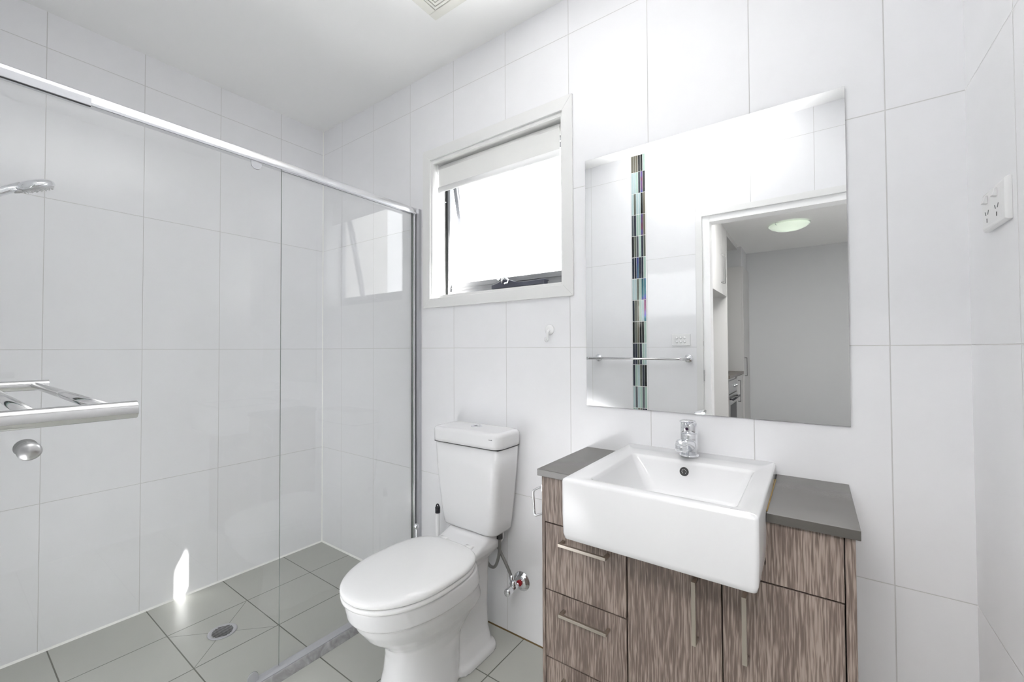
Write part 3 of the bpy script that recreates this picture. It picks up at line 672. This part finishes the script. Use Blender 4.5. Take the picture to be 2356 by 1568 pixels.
for y0, y1, hy_ in ((-3.668, -3.382, -3.42), (-3.378, -2.72, -3.34)):
    d_ = box('door', (1.6805, 1.698, y0, y1, 1.73, 2.455), M_kcab, oc, bevel=.001); khandle(1.698, hy_, 1.84, 2.13, d_)
ep = tag(box('end_panel', (1.02, 1.700, -3.700, -3.672, 0, 2.455), M_kcab, bevel=.001), 'tall white end panel beside the kitchen fridge space, seen in the mirror', 'panel')
pc = thing('pantry_cupboard', 'tall white pantry cupboard against the far kitchen wall, seen in the mirror', 'cupboard', (1.4, -5.1, 0))
box('body', (1.02, 1.700, KY+.002, -4.84, 0, 2.245), M_kcab, pc)
d_ = box('door', (1.7005, 1.718, KY+.004, -4.845, .1, 2.243), M_kcab, pc, bevel=.001); khandle(1.718, -4.90, .80, 1.04, d_)
kb_ = thing('base_cupboard', 'white kitchen base cupboard under the brown benchtop, seen in the mirror', 'cupboard', (1.4, -4.5, 0))
box('body', (1.02, 1.680, -4.838, -4.34, 0, .83), M_kcab, kb_)
d_ = box('door', (1.6805, 1.698, -4.835, -4.345, .1, .82), M_kcab, kb_, bevel=.001); khandle(1.698, -4.42, .51, .77, d_)
tag(box('benchtop', (1.02, 1.715, -4.838, -3.702, .832, .862), M_kst, bevel=.001), 'brown stone kitchen benchtop, seen low in the mirror', 'benchtop')
ck = MB(); ck.box(1.2, 1.62, -4.30, -3.75, .8625, .868, M_blk); tag(ck.build('cooktop', bevel=.002), 'black glass cooktop on the brown kitchen benchtop, seen in the mirror', 'cooktop')
ovn = thing('oven', 'stainless steel oven with two knobs under the benchtop, seen in the mirror', 'oven', (1.4, -4.0, .1))
box('body', (1.1, 1.680, -4.335, -3.705, .1, .83), M_kcab, ovn)
box('control_panel', (1.6805, 1.700, -4.325, -3.72, .66, .80), M_steel, ovn, bevel=.002)
for y in (-4.22, -4.06): 
    q_ = MB(); q_.lathe([(0, 0), (.018, 0), (.016, .02), (0, .022)], (1.700, y, .73), (1, 0, 0), M_chrome, 20); q_.build('knob', ovn)
od = box('oven_door', (1.6805, 1.702, -4.325, -3.72, .2, .645), M_steel, ovn, bevel=.002)
q_ = MB(); q_.box(1.7022, 1.703, -4.25, -3.8, .25, .53, M_blk); q_.build('door_glass', od)
q_ = MB(); q_.cyl((1.735, -4.29, .60), (1.735, -3.75, .60), .011, M_blk); q_.cyl((1.702, -4.27, .60), (1.735, -4.27, .60), .008, M_blk); q_.cyl((1.702, -3.77, .60), (1.735, -3.77, .60), .008, M_blk); q_.build('handle', od)
kl = thing('ceiling_light', 'pale green glass dish ceiling light in the kitchen, seen in the mirror', 'ceiling light', (2.26, -4.06, H))
mg, nt, b = new_mat('frosted_green_glass'); b.inputs['Base Color'].default_value = rgb(226, 236, 220); b.inputs['Roughness'].default_value = .25
tcn = nt.nodes.new('ShaderNodeTexCoord'); grn = nt.nodes.new('ShaderNodeTexGradient'); grn.gradient_type = 'SPHERICAL'; mpn = nt.nodes.new('ShaderNodeMapping')
nt.links.new(tcn.outputs['Object'], mpn.inputs[0]); mpn.inputs['Location'].default_value = (-2.26*4, 4.06*4, -2.45*4); mpn.inputs['Scale'].default_value = (4, 4, 4); nt.links.new(mpn.outputs[0], grn.inputs[0])
b.inputs['Emission Color'].default_value = rgb(226, 240, 222)
nt.links.new(mth(nt, 'MULTIPLY_ADD', grn.outputs['Fac'], .12, .10), b.inputs['Emission Strength'])
q_ = MB(); q_.lathe([(0, -.062), (.06, -.058), (.12, -.045), (.165, -.026), (.19, -.006), (.19, -.002), (.16, -.018), (.1, -.036), (0, -.048)], (2.26, -4.06, H-.012), (0, 0, 1), mg, 48); q_.build('glass_dish', kl)
q_ = MB(); q_.lathe([(0, -.006), (.12, -.006), (.13, 0), (0, 0)], (2.26, -4.06, H-.0005), (0, 0, 1), M_steel, 40); q_.build('base_plate', kl)
for k in range(3):
    a_ = k*2*PI/3+.1; d = Vector((math.cos(a_), math.sin(a_), 0)); c0 = Vector((2.26, -4.06, 0))
    q_ = MB(); q_.tube([c0+d*.12+Vector((0, 0, H-.004)), c0+d*.198+Vector((0, 0, H-.006)), c0+d*.198+Vector((0, 0, H-.022)), c0+d*.178+Vector((0, 0, H-.030))], .003, M_chrome, 8); q_.build('clip', kl)

# ------------------------------------------------------------------ outside: unseen slabs added to cut the sun down to a narrow patch
struct(box('sun_blocker_right', (1.76, 1.86, .14, .522, -.1, 3.24), M_ext))
struct(box('sun_blocker_top', (-.5, 3.3, .14, .80, 3.24, 3.32), M_ext))
